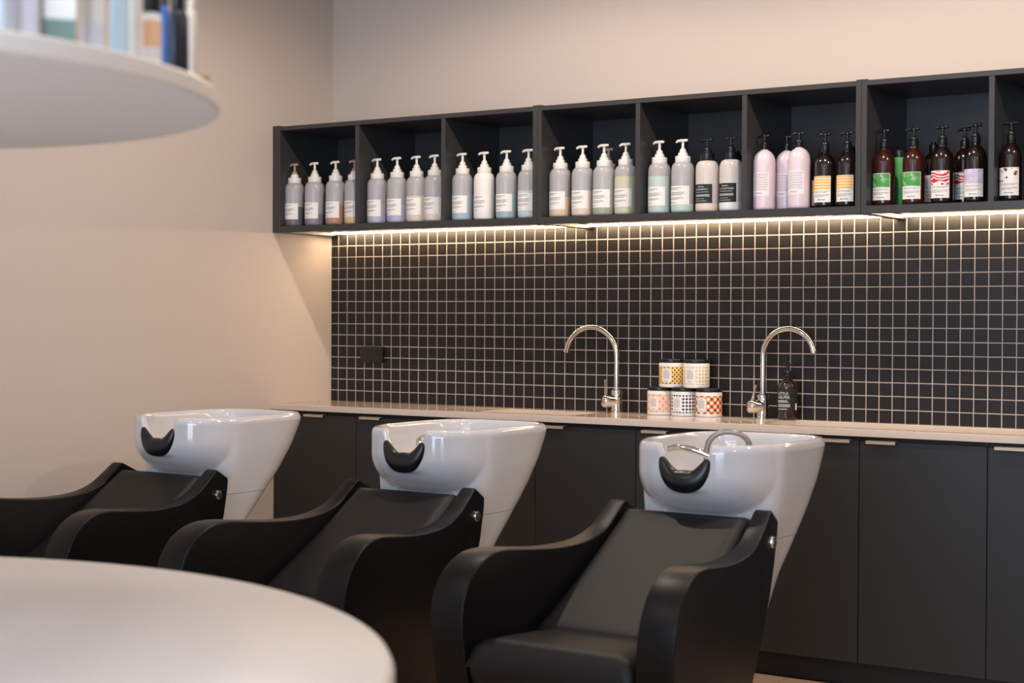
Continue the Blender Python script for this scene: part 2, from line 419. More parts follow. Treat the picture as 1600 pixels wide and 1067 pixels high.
def ceramic(z_list, inner, N=264):
    vs, fs, rings = [], [], []
    secs = {}
    def sec(z):
        z = round(z, 4)
        if z not in secs: secs[z] = section(z, N)
        return secs[z]
    for z in z_list:
        s = sec(min(z, .905)); rings.append([(x, y, z) for x, y in s])
    if inner:
        top = sec(.905)
        nr = []
        for k in range(N):
            a, b = Vector(top[k-1]), Vector(top[(k+1) % N]); d = (b-a).normalized(); nr.append((-d.y, d.x))
        def inset(dd, z, sc=1.0):
            ring = []
            for k in range(N):
                x, y = top[k]; x, y = x+nr[k][0]*dd, y+nr[k][1]*dd
                ring.append((x*sc, .27+(y-.27)*sc, z))
            rings.append(ring)
        for dd, z in ((.0015, .915), (.005, .922), (.010, RIMZ-.001), (.016, RIMZ), (.022, RIMZ-.001), (.027, .922), (.031, .913), (.034, .89), (.037, .86)): inset(dd, z)
        for sc, z in ((.96, .82), (.90, .785), (.80, .76), (.62, .745), (.35, .738), (.05, .735)): inset(.038, z, sc)
    for ring in rings:
        for x, y, z in ring: vs.append((x, y, zmap(x, y, z) if inner else z))
    for i in range(len(rings)-1):
        for k in range(N): k2 = (k+1) % N; fs.append((i*N+k, i*N+k2, (i+1)*N+k2, (i+1)*N+k))
    fs.append(tuple(range(N-1, -1, -1)))
    if inner: fs.append(tuple((len(rings)-1)*N+k for k in range(N)))
    else: fs.append(tuple((len(rings)-1)*N+k for k in range(N)))
    return pydata(vs, fs)
me_bowl = ceramic([.6612, .663]+list(np.arange(.672, .905, .0085))+[.905], True); me_bowl.materials.append(m_ceramic)
me_ped = ceramic([.003, .1, .2, .3, .4, .5, .56, .60, .64, .658, .6600], False); me_ped.materials.append(m_ceramic)
# neck rest
path, rads = [], []
for k in range(33):
    u = -1+2*k/32; x = .0735*math.sin(u*PI/2)
    zz = notch(x)-.016+.0*abs(u); yb = -.040+.9*x*x
    path.append((x, yb+.002, zz)); rads.append(.004+.027*max(0, math.cos(u*PI/2))**1.1)
me_neck = tube_me(path, rads, 20, flat=(1.05, .80)); me_neck.materials.append(m_pad)

ARM_TOP = [(-.015, .752), (-.055, .722), (-.11, .686), (-.18, .664), (-.27, .656), (-.37, .658), (-.48, .668), (-.575, .676), (-.645, .666), (-.705, .630), (-.745, .570), (-.758, .50), (-.752, .42), (-.735, .30), (-.715, .16), (-.70, .03)]
REAR = [(-.23, .03), (-.16, .20), (-.10, .31), (-.04, .40), (.02, .52), (.045, .60), (.06, .69), (.060, .722), (-.005, .756)]
def xo(y, z): return .248+.145*(-y)-.05*(.67-z)
def arm_me(s):
    top = catmull(ARM_TOP, 4); rear = [np.array(p) for p in REAR]
    loop = rear+list(top)
    vs, n = [], len(loop)
    for y, z in loop: vs.append((s*xo(y, z), y, z))
    for y, z in loop:
        th = .052+.066*max(0, -y); vs.append((s*(xo(y, z)-th), y, z))
    fs = [tuple(range(n)), tuple(range(2*n-1, n-1, -1))]
    for k in range(n): k2 = (k+1) % n; fs.append((k, n+k, n+k2, k2))
    me = pydata(vs, fs)
    bm = bmesh.new(); bm.from_mesh(me); bmesh.ops.recalc_face_normals(bm, faces=bm.faces[:])
    bm.normal_update()
    ed = [e for e in bm.edges if len(e.link_faces) == 2 and e.calc_face_angle(0) > math.radians(50)]
    bmesh.ops.bevel(bm, geom=ed, offset=.0055, segments=3, affect='EDGES', profile=.5)
    bm.to_mesh(me); bm.free(); return me
me_armR, me_armL = arm_me(1), arm_me(-1)
for me in (me_armR, me_armL): me.materials.append(m_shell)
def pillow_me(corners_fn, nu=26, nv=26, th=.07, edge=.10):
    """cushion: grid over (u across, v along), thickness th below; rounded at the border"""
    vs, fs = [], []
    for side in (1, -1):
        for j in range(nv+1):
            for i in range(nu+1):
                u, v = i/nu, j/nv
                e = min(u, 1-u, v, 1-v)/edge; k = 1-(1-min(1, e))**2.4; k = math.sqrt(max(0, k)) if k < 1 else 1
                p, nrm = corners_fn(u, v)
                vs.append(Vector(p)+Vector(nrm)*(th/2*k*side-th/2))
    n1 = (nu+1)*(nv+1)
    for j in range(nv):
        for i in range(nu):
            a = j*(nu+1)+i; q = (a, a+1, a+nu+2, a+nu+1); fs.append(q); fs.append(tuple(n1+t for t in q[::-1]))
    me = pydata(vs, fs); bm = bmesh.new(); bm.from_mesh(me); bmesh.ops.remove_doubles(bm, verts=bm.verts[:], dist=1e-5)
    bmesh.ops.recalc_face_normals(bm, faces=bm.faces[:]); bm.to_mesh(me); bm.free(); return me
def back_fn(u, v):
    y = -.50+v*(.50-.012); z = .452+v*(.752-.452)-.010*math.sin(v*PI)
    hw = (xo(y, z)-(.052+.066*max(0, -y)))-.003
    x = (2*u-1)*hw; n = Vector((0, -.524, .852)).normalized()
    return (x, y+.02*(2*u-1)**4*0, z), n
def seat_fn(u, v):
    y = -.755+v*.36; z = .478-.02*(v)**1.5
    hw = (xo(y, .45)-(.052+.066*max(0, -y)))-.003
    return ((2*u-1)*hw, y, z), Vector((0, 0, 1))
me_back = pillow_me(back_fn, th=.075, edge=.09); me_back.materials.append(m_leather)
me_seat = pillow_me(seat_fn, th=.15, edge=.16); me_seat.materials.append(m_leather)
bs = []
def hexa(y0, y1, z0, z1, inset=.002):
    v = []
    for z in (z0, z1):
        for y in (y0, y1):
            hw = xo(y, z)-(.052+.066*max(0, -y))+.01-inset; v += [(-hw, y, z), (hw, y, z)]
    return pydata(v, [(0, 1, 5, 4), (2, 6, 7, 3), (0, 4, 6, 2), (1, 3, 7, 5), (4, 5, 7, 6), (0, 2, 3, 1)])
me_base = join_me([hexa(-.70, -.25, .02, .335), ]); me_base.materials.append(m_shell)
me_rear = join_me([hexa(-.25, -.13, .02, .40)]); me_rear.materials.append(m_shell)
me_knob = tube_me([(0, 0, 0), (.006, 0, 0), (.011, 0, 0), (.0125, 0, 0)], [.017, .017, .0145, .008], 24); me_knob.materials.append(m_chrome)
YK = -1.6457
def backwash(xc, y, label, extra):
    t = thing('backwash_unit', label, 'shampoo chair', (xc, y, 0), group='black shampoo chairs with white basins')
    for s, me in ((1, me_armR), (-1, me_armL)):
        a = link('arm_panel', me, t, smooth=32)
        kz = .670; k = link('knob', me_knob, a, smooth=40); k.location = (s*(xo(0, kz)-.001), .0, kz); k['label'] = 'round chrome knob'
        if s < 0: k.rotation_euler = (0, 0, PI)
    link('backrest', me_back, t, smooth=60); link('seat', me_seat, t, smooth=60); link('front_panel', me_base, t); link('rear_panel', me_rear, t)
    b = link('basin', me_bowl, t, smooth=50); b['label'] = 'white glazed ceramic wash basin with neck notch'
    link('neck_rest', me_neck, b, smooth=70)['label'] = 'black crescent neck rest'
    link('drain', lathe_me([(.001, .7365), (.03, .7365), (.032, .739), (.001, .740)], 24), b, m_chrome, smooth=40).location = (0, .27, 0)
    link('pedestal', me_ped, t, smooth=50)['label'] = 'white ceramic pedestal below the basin seam'
    if extra == 'hose':
        pth = catmull([(-.085, .035, .905), (-.05, .03, .912), (0, .035, .905), (.05, .05, .885), (.085, .06, .862)], 6)
        h = link('hand_shower', tube_me([tuple(p) for p in pth], [.010]*len(pth), 14), b, m_chrome, smooth=60); h['label'] = 'curved chrome hand shower'
        pth = catmull([(-.05, .20, .86), (-.045, .205, .915), (-.015, .215, .944), (.03, .23, .946), (.062, .245, .922), (.072, .25, .86)], 6)
        link('shower_hose', tube_me([tuple(p) for p in pth], .0085, 12), b, mat('grey_hose', srgb(150, 142, 138), .35, metal=.6, noise=.05, nscale=80), smooth=60)
    if extra == 'mixer':
        m1 = tube_me([(-.055, .135, .845), (-.05, .125, .872), (-.047, .118, .884), (-.046, .116, .888)], [.019, .019, .017, .010], 18)
        link('mixer', m1, b, m_chrome, smooth=50)
        link('mixer_lever', tube_me([(-.05, .12, .888), (-.02, .112, .899), (.03, .105, .903)], [.008, .007, .006], 12), b, m_chrome, smooth=50)
    return t
backwash(.622, YK-.012, 'black shampoo chair with white basin nearest the left wall', None)
backwash(1.672, YK+.010, 'middle black shampoo chair with white basin, chrome mixer in the bowl', 'mixer')
backwash(2.657, YK, 'black shampoo chair with white basin nearest the camera, chrome hand shower in the bowl', 'hose')

# ------------------------------------------------------------------ bottles
def label_mesh(r, half, z0, z1): return wrap(flat_rect(-half*r, half*r, z0, z1, 14), r)
def bars(r, x0, rows, m_=None):
    mes = [flat_rect(x0, x0+wd*1.12, z, z+h, 6) for wd, z, h in rows]
    return [wrap(me, r) for me in mes]
def placed_text(body, size, x, z, r, align='LEFT'):
    me = text_me(body, size, align); me.transform(Matrix.Translation((x, z, 0))); return wrap(me, r)
def pump_me(z0, stem, sp=.034, scale=1.0):
    a = lathe_me([(.0125, z0), (.0125, z0+.006), (.0075, z0+.012), (.0052, z0+.014), (.0052, z0+stem), (.0100, z0+stem), (.0108, z0+stem+.007), (.005, z0+stem+.0095), (.001, z0+stem+.010)], 20)
    zt = z0+stem+.004
    b = tube_me([(.019, 0, zt+.001), (.017, 0, zt+.001), (-.010, 0, zt+.001), (-.020, 0, zt), (-sp*.8, 0, zt-.005)], [.0035, .0052, .0058, .0052, .0042], 10)
    return join_me([a, b])
# translucent round bottle
RB = .0425
FR_BODY = lathe_me([(.030, .0), (.036, .001), (.0398, .004), (.0418, .008), (RB, .013), (RB, .158), (.0418, .167), (.0398, .175), (.0365, .182), (.0325, .1865), (.029, .1885), (.027, .189)], 44); FR_BODY.materials.append(m_frost)
OP_BODY = FR_BODY.copy(); OP_BODY.materials.clear(); OP_BODY.materials.append(mat('opaque_white_plastic', srgb(238, 230, 224), .35, noise=.015, nscale=20))
FR_COLLAR = lathe_me([(.0280, .1885), (.0285, .1895), (.0285, .209), (.0275, .2115), (.025, .2125), (.0178, .213), (.0175, .222), (.0165, .2245), (.0125, .226), (.0115, .229)], 36)
FR_PUMP = pump_me(.228, .037); BK_PUMP = pump_me(.228, .034)
# label of translucent bottles
def fr_label():
    r = RB+.0006
    me = label_mesh(r, math.radians(60), .031, .100); me.materials.append(m_paper)
    x0 = -.040
    ink = bars(r+.0003, x0, [(.050, .091, .0016), (.038, .0865, .0012), (.060, .076, .0012), (.055, .0725, .0012), (.060, .069, .0012), (.048, .0655, .0012), (.052, .056, .0010), (.056, .053, .0010), (.040, .050, .0010), (.030, .0385, .0009)])
    ink.append(placed_text('davines', .0062, -.040, .0375, r+.0003)) ; ink[-1].transform(Matrix.Identity(4))
    im = join_me(ink); im.materials.append(m_ink); return me, im
FR_LABEL, FR_INK = fr_label()
def print_lab():
    r = RB+.0006
    im = FR_INK.copy(); return im
def rig_black_label(words):
    r = RB+.0006
    me = label_mesh(r, math.radians(52), .033, .102); me.materials.append(m_inkblack)
    ink = [placed_text('davines', .0085, -.018, .0905, r+.0003), placed_text(words, .0088 if len(words) < 12 else .0076, -.032, .080, r+.0003)]
    ink += bars(r+.0003, -.032, [(.050, .0725, .0010), (.054, .063, .0012), (.054, .0600, .0012), (.054, .0570, .0012), (.036, .048, .0010), (.044, .040, .0012)])
    im = join_me(ink); im.materials.append(m_inkwhite); return me, im
liq_mats = {}
def liquid_mat(c):
    if c not in liq_mats: liq_mats[c] = mat('liquid_%d_%d_%d' % c, srgb(*[.82*q+.18*w for q, w in zip(c, (186, 186, 190))]), .4, noise=.03, nscale=20)
    return liq_mats[c]
def frosted_bottle(x, y, col, level, label, pump=None, opaque=False, rz=0, show_label=True):
    t = thing('pump_bottle', label, 'bottle', (x, y, SHZ), rz, 'pump bottles on the wall shelf')
    link('body', OP_BODY if opaque else FR_BODY, t, smooth=50)
    if not opaque and level:
        lz = level
        pr = [(.0302, .0), (.0362, .001), (.0400, .004), (.0420, .008), (RB+.0002, .013), (RB+.0002, lz), (RB-.001, lz+.0004)]
        link('liquid', lathe_me(pr, 36), t, liquid_mat(col), smooth=50)
    if show_label:
        l = link('label', FR_LABEL, t, smooth=50); link('lettering', FR_INK, l)
    link('collar', FR_COLLAR, t, m_pumpwhite, smooth=40)
    me = FR_PUMP.copy() if pump else FR_PUMP
    if pump: me.materials.clear()
    link('pump', me, t, pump or m_pumpwhite, smooth=40)
    return t
SHZ = 1.6668
BY = -.335
GREYP, LILAC, CREAM, BLUE, PEACH, GREEN, LIME, MINT = (92, 84, 96), (184, 178, 200), (222, 208, 184), (168, 186, 194), (226, 192, 156), (154, 164, 134), (206, 208, 168), (190, 208, 200)
specs = [
 (.066, GREYP, .085, 'frosted pump bottle of dark grey liquid with beige pump, leftmost on the shelf', m_pumpbrown),
 (.178, (128, 116, 128), .052, 'frosted pump bottle with a little mauve-grey liquid, second from the left end', None),
 (.295, (176, 126, 92), .087, 'frosted pump bottle of amber-brown liquid, third from the left end', None),
 (.396, (232, 190, 128), .10, 'frosted bottle of orange-yellow liquid half hidden by the first divider', m_pumpbrown),
 (.516, LILAC, .082, 'frosted bottle of lilac liquid, first in the second shelf bay', None),
 (.624, (180, 172, 200), .075, 'frosted bottle of lilac liquid, second in the second shelf bay', None),
 (.723, CREAM, .108, 'frosted bottle of cream liquid, third in the second shelf bay', None),
 (.817, (226, 216, 200), .10, 'frosted bottle of cream liquid partly hidden by the second divider', None),
 (.955, BLUE, .105, 'frosted bottle of pale blue liquid, first in the third shelf bay', None),
 (1.058, None, 0, 'opaque white pump bottle between two pale blue ones', None),
 (1.166, (152, 182, 190), .098, 'frosted bottle of teal blue liquid right of the opaque white bottle', None),
 (1.269, (196, 214, 218), .11, 'frosted bottle of palest blue liquid beside the first shelf joint', None),
 (1.416, PEACH, .078, 'frosted bottle of peach liquid, first right of the first shelf joint', None),
 (1.518, (232, 208, 186), .100, 'frosted bottle of pale peach liquid, second right of the first shelf joint', None),
 (1.615, GREEN, .030, 'frosted bottle with a little olive green liquid at its bottom', None),
 (1.707, LIME, .146, 'frosted bottle nearly full of pale lime liquid', None),
 (1.852, MINT, .140, 'frosted bottle nearly full of mint liquid', None),
 (1.951, (188, 212, 202), .034, 'frosted bottle with a little mint liquid at its bottom', None),
]
for i, (x, c, lv, lab, pm) in enumerate(specs):
    frosted_bottle(x, BY+random.uniform(-.004, .004), c, lv, lab, pm, opaque=c is None, rz=random.uniform(-.05, .05))
frosted_bottle(1.556, -.20, (230, 200, 170), .10, 'frosted bottle with peach pump standing behind the olive and peach bottles', mat('peach_plastic', srgb(214, 188, 170), .4, noise=.03))
for bx, lab in ((.238, 'frosted bottle at the back of the first bay behind the mauve and amber ones'), (.60, 'frosted bottle at the back of the second bay, behind its first gap'), (.70, 'frosted bottle at the back of the second bay, behind the cream one'), (1.06, 'frosted bottle at the back of the third bay behind the white one')):
    t_ = thing('bottle', lab, 'bottle', (bx, -.16, SHZ), 0, 'bottles at the back of the wall shelf')
    link('body', FR_BODY, t_, smooth=50)
    link('cap', lathe_me([(.0272, .188), (.0278, .189), (.0278, .204), (.026, .206), (.001, .2065)], 24), t_, m_pumpwhite, smooth=40)
# white bottles with black labels and pumps
BK_COLLAR = lathe_me([(.0255, .188), (.026, .189), (.026, .216), (.023, .218), (.0165, .219), (.0165, .228), (.013, .229)], 32)
RW = RB
for x, words, col, lev, lab in ((2.051, 'OI SHAMPOO', (236, 214, 192), .030, 'white frosted bottle with black pump and black shampoo label'), (2.147, 'OI CONDITIONER', (240, 238, 236), .034, 'white frosted bottle with black pump and black conditioner label')):
    t = thing('pump_bottle', lab, 'bottle', (x, BY, SHZ), 0, 'white bottles with black labels')
    bme = FR_BODY.copy(); bme.materials.clear(); bme.materials.append(MATS.setdefault('oi_frost', frosted('milky_plastic', srgb(226, 216, 210), .80)))
    link('body', bme, t, smooth=50)
    link('liquid', lathe_me([(.0302, .0), (.0362, .001), (.0400, .004), (.0420, .008), (RB+.0002, .013), (RB+.0002, lev), (RB-.001, lev+.0004)], 36), t, liquid_mat(col), smooth=50)
    me, im = rig_black_label(words); l = link('label', me, t, smooth=50); link('lettering', im, l); l['label'] = 'black label with white lettering'
    link('collar', BK_COLLAR, t, m_black, smooth=40); link('pump', BK_PUMP, t, m_black, smooth=40)
t = thing('pump_bottle', 'black pump showing behind the two white bottles with black labels', 'bottle', (2.098, -.19, SHZ), 0)
link('body', FR_BODY, t, smooth=50); link('collar', BK_COLLAR.copy(), t, m_black, smooth=40)
link('cap', lathe_me([(.013, .229), (.013, .236), (.001, .237)], 20), t, m_black, smooth=40)
# pink dome-shouldered bottles
RP = .0395
m_pink = mat('pink_plastic', srgb(224, 204, 211), .3, noise=.015, nscale=20)
PK_BODY = lathe_me([(.030, 0), (.036, .001), (.039, .006), (RP, .014), (RP, .168), (.0385, .182), (.034, .197), (.026, .208), (.017, .2145), (.0125, .217), (.0125, .221)], 40); PK_BODY.materials.append(m_pink)
SLIM_COLLAR = lathe_me([(.0135, .219), (.014, .220), (.014, .234), (.012, .236), (.009, .237)], 24)
SLIM_PUMP = pump_me(.236, .028, .036)
def pk_label():
    r = RP+.0006; me = label_mesh(r, math.radians(50), .050, .135); me.materials.append(mat('pale_pink_paper', srgb(240, 226, 228), .6, noise=.01, nscale=60))
    ink = bars(r+.0003, -.026, [(.050, .127, .0012), (.050, .121, .0010), (.045, .115, .0012), (.05, .108, .0010), (.046, .102, .0010), (.05, .096, .0010), (.05, .090, .0010), (.048, .084, .0010), (.044, .078, .0010), (.05, .072, .0010)])
    ink.append(placed_text('davines', .0085, -.016, .058, r+.0003)); im = join_me(ink); im.materials.append(m_ink); return me, im
PL, PI_ = pk_label()
for x, y, lab in ((2.279, BY, 'pale pink bottle with black pump, leftmost of the three pink ones'), (2.333, -.262, 'pale pink bottle with black pump standing behind its two neighbours'), (2.417, -.345, 'pale pink bottle with black pump, rightmost and front of the three')):
    t = thing('pump_bottle', lab, 'bottle', (x, y, SHZ), 0, 'pale pink pump bottles')
    link('body', PK_BODY, t, smooth=50); l = link('label', PL, t, smooth=50); link('lettering', PI_, l)
    link('collar', SLIM_COLLAR, t, m_black, smooth=40); link('pump', SLIM_PUMP.copy(), t, m_black, smooth=40)
# amber bottles with printed labels
m_amber = mat('amber_plastic', srgb(54, 20, 14), .16, noise=.05, nscale=20, coat=.4)
m_amberdark = mat('dark_amber_plastic', srgb(24, 14, 12), .16, noise=.05, nscale=20, coat=.4)
RA = .0375
def amber_body(m_):
    me = lathe_me([(.029, 0), (.034, .001), (.037, .006), (RA, .014), (RA, .150), (.036, .162), (.031, .174), (.022, .186), (.016, .194), (.0135, .198), (.0135, .203)], 40); me.materials.append(m_); return me
AM1, AM2 = amber_body(m_amber), amber_body(m_amberdark)
AM_COLLAR = lathe_me([(.0150, .200), (.0155, .201), (.0155, .220), (.013, .222), (.009, .224)], 24); AM_PUMP = pump_me(.223, .033, .036)
def print_mat(name, kind, c0, c1, c2):
    m = bpy.data.materials.new(name); m.use_nodes = True; nt = m.node_tree; p = nt.nodes['Principled BSDF']; p.inputs['Roughness'].default_value = .55
    tc = nt.nodes.new('ShaderNodeTexCoord')
    if kind == 'stripes':
        wv = nt.nodes.new('ShaderNodeTexWave'); wv.bands_direction = 'Z'; wv.inputs['Scale'].default_value = 32; wv.inputs['Distortion'].default_value = 1.2; wv.inputs['Detail'].default_value = 2
        fac = wv.outputs['Fac']
    elif kind == 'swirl':
        wv = nt.nodes.new('ShaderNodeTexWave'); wv.wave_type = 'RINGS'; wv.inputs['Scale'].default_value = 26; wv.inputs['Distortion'].default_value = 9; wv.inputs['Detail'].default_value = 1.5; wv.inputs['Detail Scale'].default_value = 1.3
        fac = wv.outputs['Fac']
    else:
        wv = nt.nodes.new('ShaderNodeTexNoise'); wv.inputs['Scale'].default_value = 70 if kind == 'leaves' else 55; wv.inputs['Detail'].default_value = 2
        fac = wv.outputs['Fac']
    nt.links.new(tc.outputs['Object'], wv.inputs['Vector'])
    rp = nt.nodes.new('ShaderNodeValToRGB'); rp.color_ramp.interpolation = 'CONSTANT' if kind != 'soft' else 'LINEAR'
    el = rp.color_ramp.elements; el[0].position = 0; el[0].color = c0; el[1].position = .5; el[1].color = c1
    e = el.new(.60); e.color = c2
    if kind == 'flowers': el[1].position = .57; e.position = .66
    nt.links.new(fac, rp.inputs[0]); nt.links.new(rp.outputs[0], p.inputs['Base Color']); return m
W_ = srgb(236, 230, 222)
prints = {
 'orange': print_mat('orange_stripe_print', 'stripes', srgb(236, 178, 92), srgb(240, 200, 130), srgb(238, 222, 190)),
 'green': print_mat('green_leaf_print', 'leaves', srgb(70, 150, 72), srgb(112, 176, 98), srgb(196, 168, 180)),
 'red': print_mat('red_swirl_print', 'swirl', srgb(206, 44, 60), srgb(206, 44, 60), W_),
 'lilac': print_mat('lilac_print', 'soft', srgb(168, 158, 188), srgb(196, 184, 210), srgb(214, 204, 218)),
 'maroon': print_mat('maroon_flower_print', 'flowers', W_, srgb(122, 34, 60), srgb(150, 60, 84)),
}
def amber_label(kind):
    r = RA+.0006; hw = math.radians(56)
    me = label_mesh(r, hw, .020, .112); me.materials.append(m_paper)
    a = wrap(flat_rect(-hw*r+.0015, hw*r-.0015, .064, .1105, 14), r+.0003); a.materials.append(prints[kind])
    ink = bars(r+.0003, -.028, [(.054, .0575, .0012), (.046, .0535, .0010), (.054, .046, .0010), (.052, .0425, .0010), (.036, .039, .0010)])
    ink.append(placed_text('davines', .0100, -.012, .0265, r+.0003)); im = join_me(ink); im.materials.append(m_inkblack)
    return me, a, im
AL = {k: amber_label(k) for k in prints}
PUMPB = AM_PUMP.copy(); PUMPB.materials.append(m_black); COLB = AM_COLLAR.copy(); COLB.materials.append(m_black)
CAPB = lathe_me([(.009, .224), (.009, .230), (.001, .231)], 16); CAPB.materials.append(m_black)
for x, y, kind, body, lab in (
 (2.511, BY, 'orange', AM2, 'dark amber bottle with orange striped label next to the pink bottles'),
 (2.594, BY, 'orange', AM2, 'dark amber bottle with orange striped label beside the second shelf joint'),
 (2.44, -.19, 'orange', AM2, 'dark amber bottle with orange striped label at the back behind the pink bottles'),
 (2.545, -.17, 'orange', AM2, 'dark amber bottle at the back between the two orange striped ones'),
 (2.727, BY, 'green', AM1, 'red-brown bottle with green patterned label, first right of the second shelf joint'),
 (2.832, BY, 'green', AM1, 'red-brown bottle with green patterned label beside the red swirl bottle'),
 (2.932, BY, 'red', AM2, 'dark amber bottle with red swirl label in front'),
 (2.976, -.235, 'red', AM2, 'dark amber bottle with red swirl label standing further back'),
 (2.845, -.17, 'lilac', AM2, 'dark amber bottle at the back behind the green label bottles'),
 (3.045, BY, 'lilac', AM2, 'dark amber bottle with pale lilac label'),
 (3.163, BY, 'maroon', AM2, 'dark amber bottle with maroon flower label at the right edge')):
    t = thing('pump_bottle', lab, 'bottle', (x, y, SHZ), random.uniform(-.06, .06), 'amber pump bottles')
    link('body', body, t, smooth=50)
    me, a, im = AL[kind]; l = link('label', me, t, smooth=50); link('printed_panel', a, l, smooth=50); link('lettering', im, l)
    link('collar', COLB, t, smooth=40)
    if y < -.2: link('pump', PUMPB, t, smooth=40)
    else: link('cap', CAPB, t, smooth=40)
# green tub at the back
t = thing('tall_jar', 'green tall jar with black lid at the back behind the green label bottles', 'jar', (2.742, -.225, SHZ))
link('body', lathe_me([(.026, 0), (.029, .002), (.030, .006), (.030, .170), (.028, .176), (.026, .178)], 32), t, mat('green_plastic', srgb(74, 160, 78), .4, noise=.08, nscale=30), smooth=40)
link('lid', lathe_me([(.0285, .176), (.030, .177), (.030, .200), (.027, .203), (.001, .2035)], 32), t, m_black, smooth=40)

# ------------------------------------------------------------------ patterned jars on the counter
def jar_mat(name, kind, ground, c1, c2, cell):
    m = bpy.data.materials.new(name); m.use_nodes = True; nt = m.node_tree; p = nt.nodes['Principled BSDF']; p.inputs['Roughness'].default_value = .35
    N = nt.nodes.new; L = nt.links.new
    uv = N('ShaderNodeUVMap'); uv.uv_map = 'UVMap'; sp = N('ShaderNodeSeparateXYZ'); L(uv.outputs[0], sp.inputs[0])
    def M_(op, a, b=None):
        n = N('ShaderNodeMath'); n.operation = op
        for i, q in enumerate((a, b)):
            if q is None: continue
            if isinstance(q, (int, float)): n.inputs[i].default_value = q
            else: L(q, n.inputs[i])
        return n.outputs[0]
    def cellc(q, off=0): return M_('SUBTRACT', M_('FRACT', M_('ADD', M_('DIVIDE', q, cell), off+50)), .5)
    U, V = sp.outputs[0], sp.outputs[1]
    def dist(off_u, off_v, diamond):
        a, b = M_('ABSOLUTE', cellc(U, off_u)), M_('ABSOLUTE', cellc(V, off_v))
        return M_('ADD', a, b) if diamond else M_('SQRT', M_('ADD', M_('MULTIPLY', a, a), M_('MULTIPLY', b, b)))
    def mix(fac, A, B):
        n = N('ShaderNodeMix'); n.data_type = 'RGBA'; L(fac, n.inputs[0])
        for i, q in ((6, A), (7, B)):
            if isinstance(q, tuple): n.inputs[i].default_value = q
            else: L(q, n.inputs[i])
        return n.outputs[2]
    col = ground; dia = kind != 'dots'; ra, rb = {'dots': (.19, .19), 'diamonds': (.20, .20), 'lattice': (.20, .25), 'check': (.225, .225)}[kind]
    for ou, ov, cc, rr in ((0, 0, c1, ra), (.5, .5, c1, ra), (.5, 0, c2, rb), (0, .5, c2, rb)):
        if cc is None: continue
        col = mix(M_('LESS_THAN', dist(ou, ov, dia), rr), col, cc)
    band = M_('MULTIPLY', M_('GREATER_THAN', V, .013), M_('LESS_THAN', V, .082))
    fin = mix(band, srgb(240, 236, 230), col); L(fin, p.inputs['Base Color']); return m
RJ = .0515
JB = lathe_me([(.046, 0), (.0495, .0015), (.0512, .005), (RJ, .010), (RJ, .092), (.050, .095), (.048, .096)], 56, uvs=True)
JL = lathe_me([(.0485, .0955), (.0510, .0965), (.0515, .099), (.0515, .107), (.0500, .1095), (.001, .1100)], 48)
def jar_label():
    r = RJ+.0005; vs = []; n = 40; hw, hh, zc = .0200, .028, .047
    pts = []
    for k in range(n):
        a = 2*PI*k/n; c, s = math.cos(a), math.sin(a); e = .45
        pts.append((hw*math.copysign(abs(c)**e, c), hh*math.copysign(abs(s)**e, s)+zc, 0))
    pts.append((0, zc, 0)); fs = [(k, (k+1) % n, n) for k in range(n)]
    me0 = pydata(pts, fs); bm = bmesh.new(); bm.from_mesh(me0); bmesh.ops.subdivide_edges(bm, edges=bm.edges[:], cuts=2, use_grid_fill=True); bm.to_mesh(me0); bm.free()
    me = wrap(me0, r); me.materials.append(m_paper)
    ink = []
    for wd, z in ((.010, .068), (.026, .0625), (.024, .058), (.028, .0535), (.026, .049), (.028, .0445), (.024, .040), (.026, .0355)):
        ink.append(wrap(flat_rect(-wd/2, wd/2, z, z+.0011, 5), r+.0003))
    ink.append(placed_text('davines', .0060, 0, .0235, r+.0003, 'CENTER'))
    im = join_me(ink); im.materials.append(m_ink); return me, im
JLAB, JINK = jar_label()
jars = [
 (1.724, .900, 0, srgb(238, 200, 174), srgb(204, 150, 134), None, .0262, 'diamonds', 'peach patterned jar with black lid, left of the bottom row'),
 (1.829, .900, 0, srgb(240, 238, 240), srgb(34, 32, 38), srgb(34, 32, 38), .0268, 'check', 'black and white diamond patterned jar, middle of the bottom row'),
 (1.934, .900, 0, srgb(228, 140, 86), srgb(44, 36, 32), srgb(246, 236, 226), .0275, 'lattice', 'orange, black and white checked jar, right of the bottom row'),
 (1.775, 1.0102, 0, srgb(240, 198, 116), srgb(36, 30, 26), None, .0168, 'dots', 'yellow jar with black dots on top of the stack at left'),
 (1.880, 1.0102, 0, srgb(246, 238, 222), srgb(222, 206, 110), srgb(206, 188, 212), .0266, 'dots', 'cream jar with yellow and lilac dots on top of the stack at right'),
]
for i, (x, z, _, g, c1, c2, cell, kind, lab) in enumerate(jars):
    t = thing('product_jar', lab, 'jar', (x, -.075, z), random.uniform(-.1, .1)-.05, 'stacked patterned jars')
    b = JB.copy(); b.materials.clear(); b.materials.append(jar_mat('jar_print', kind, g, c1, c2, cell)); link('body', b, t, smooth=40)
    link('lid', JL, t, m_black, smooth=40); l = link('label', JLAB, t, smooth=50); link('lettering', JINK, l)

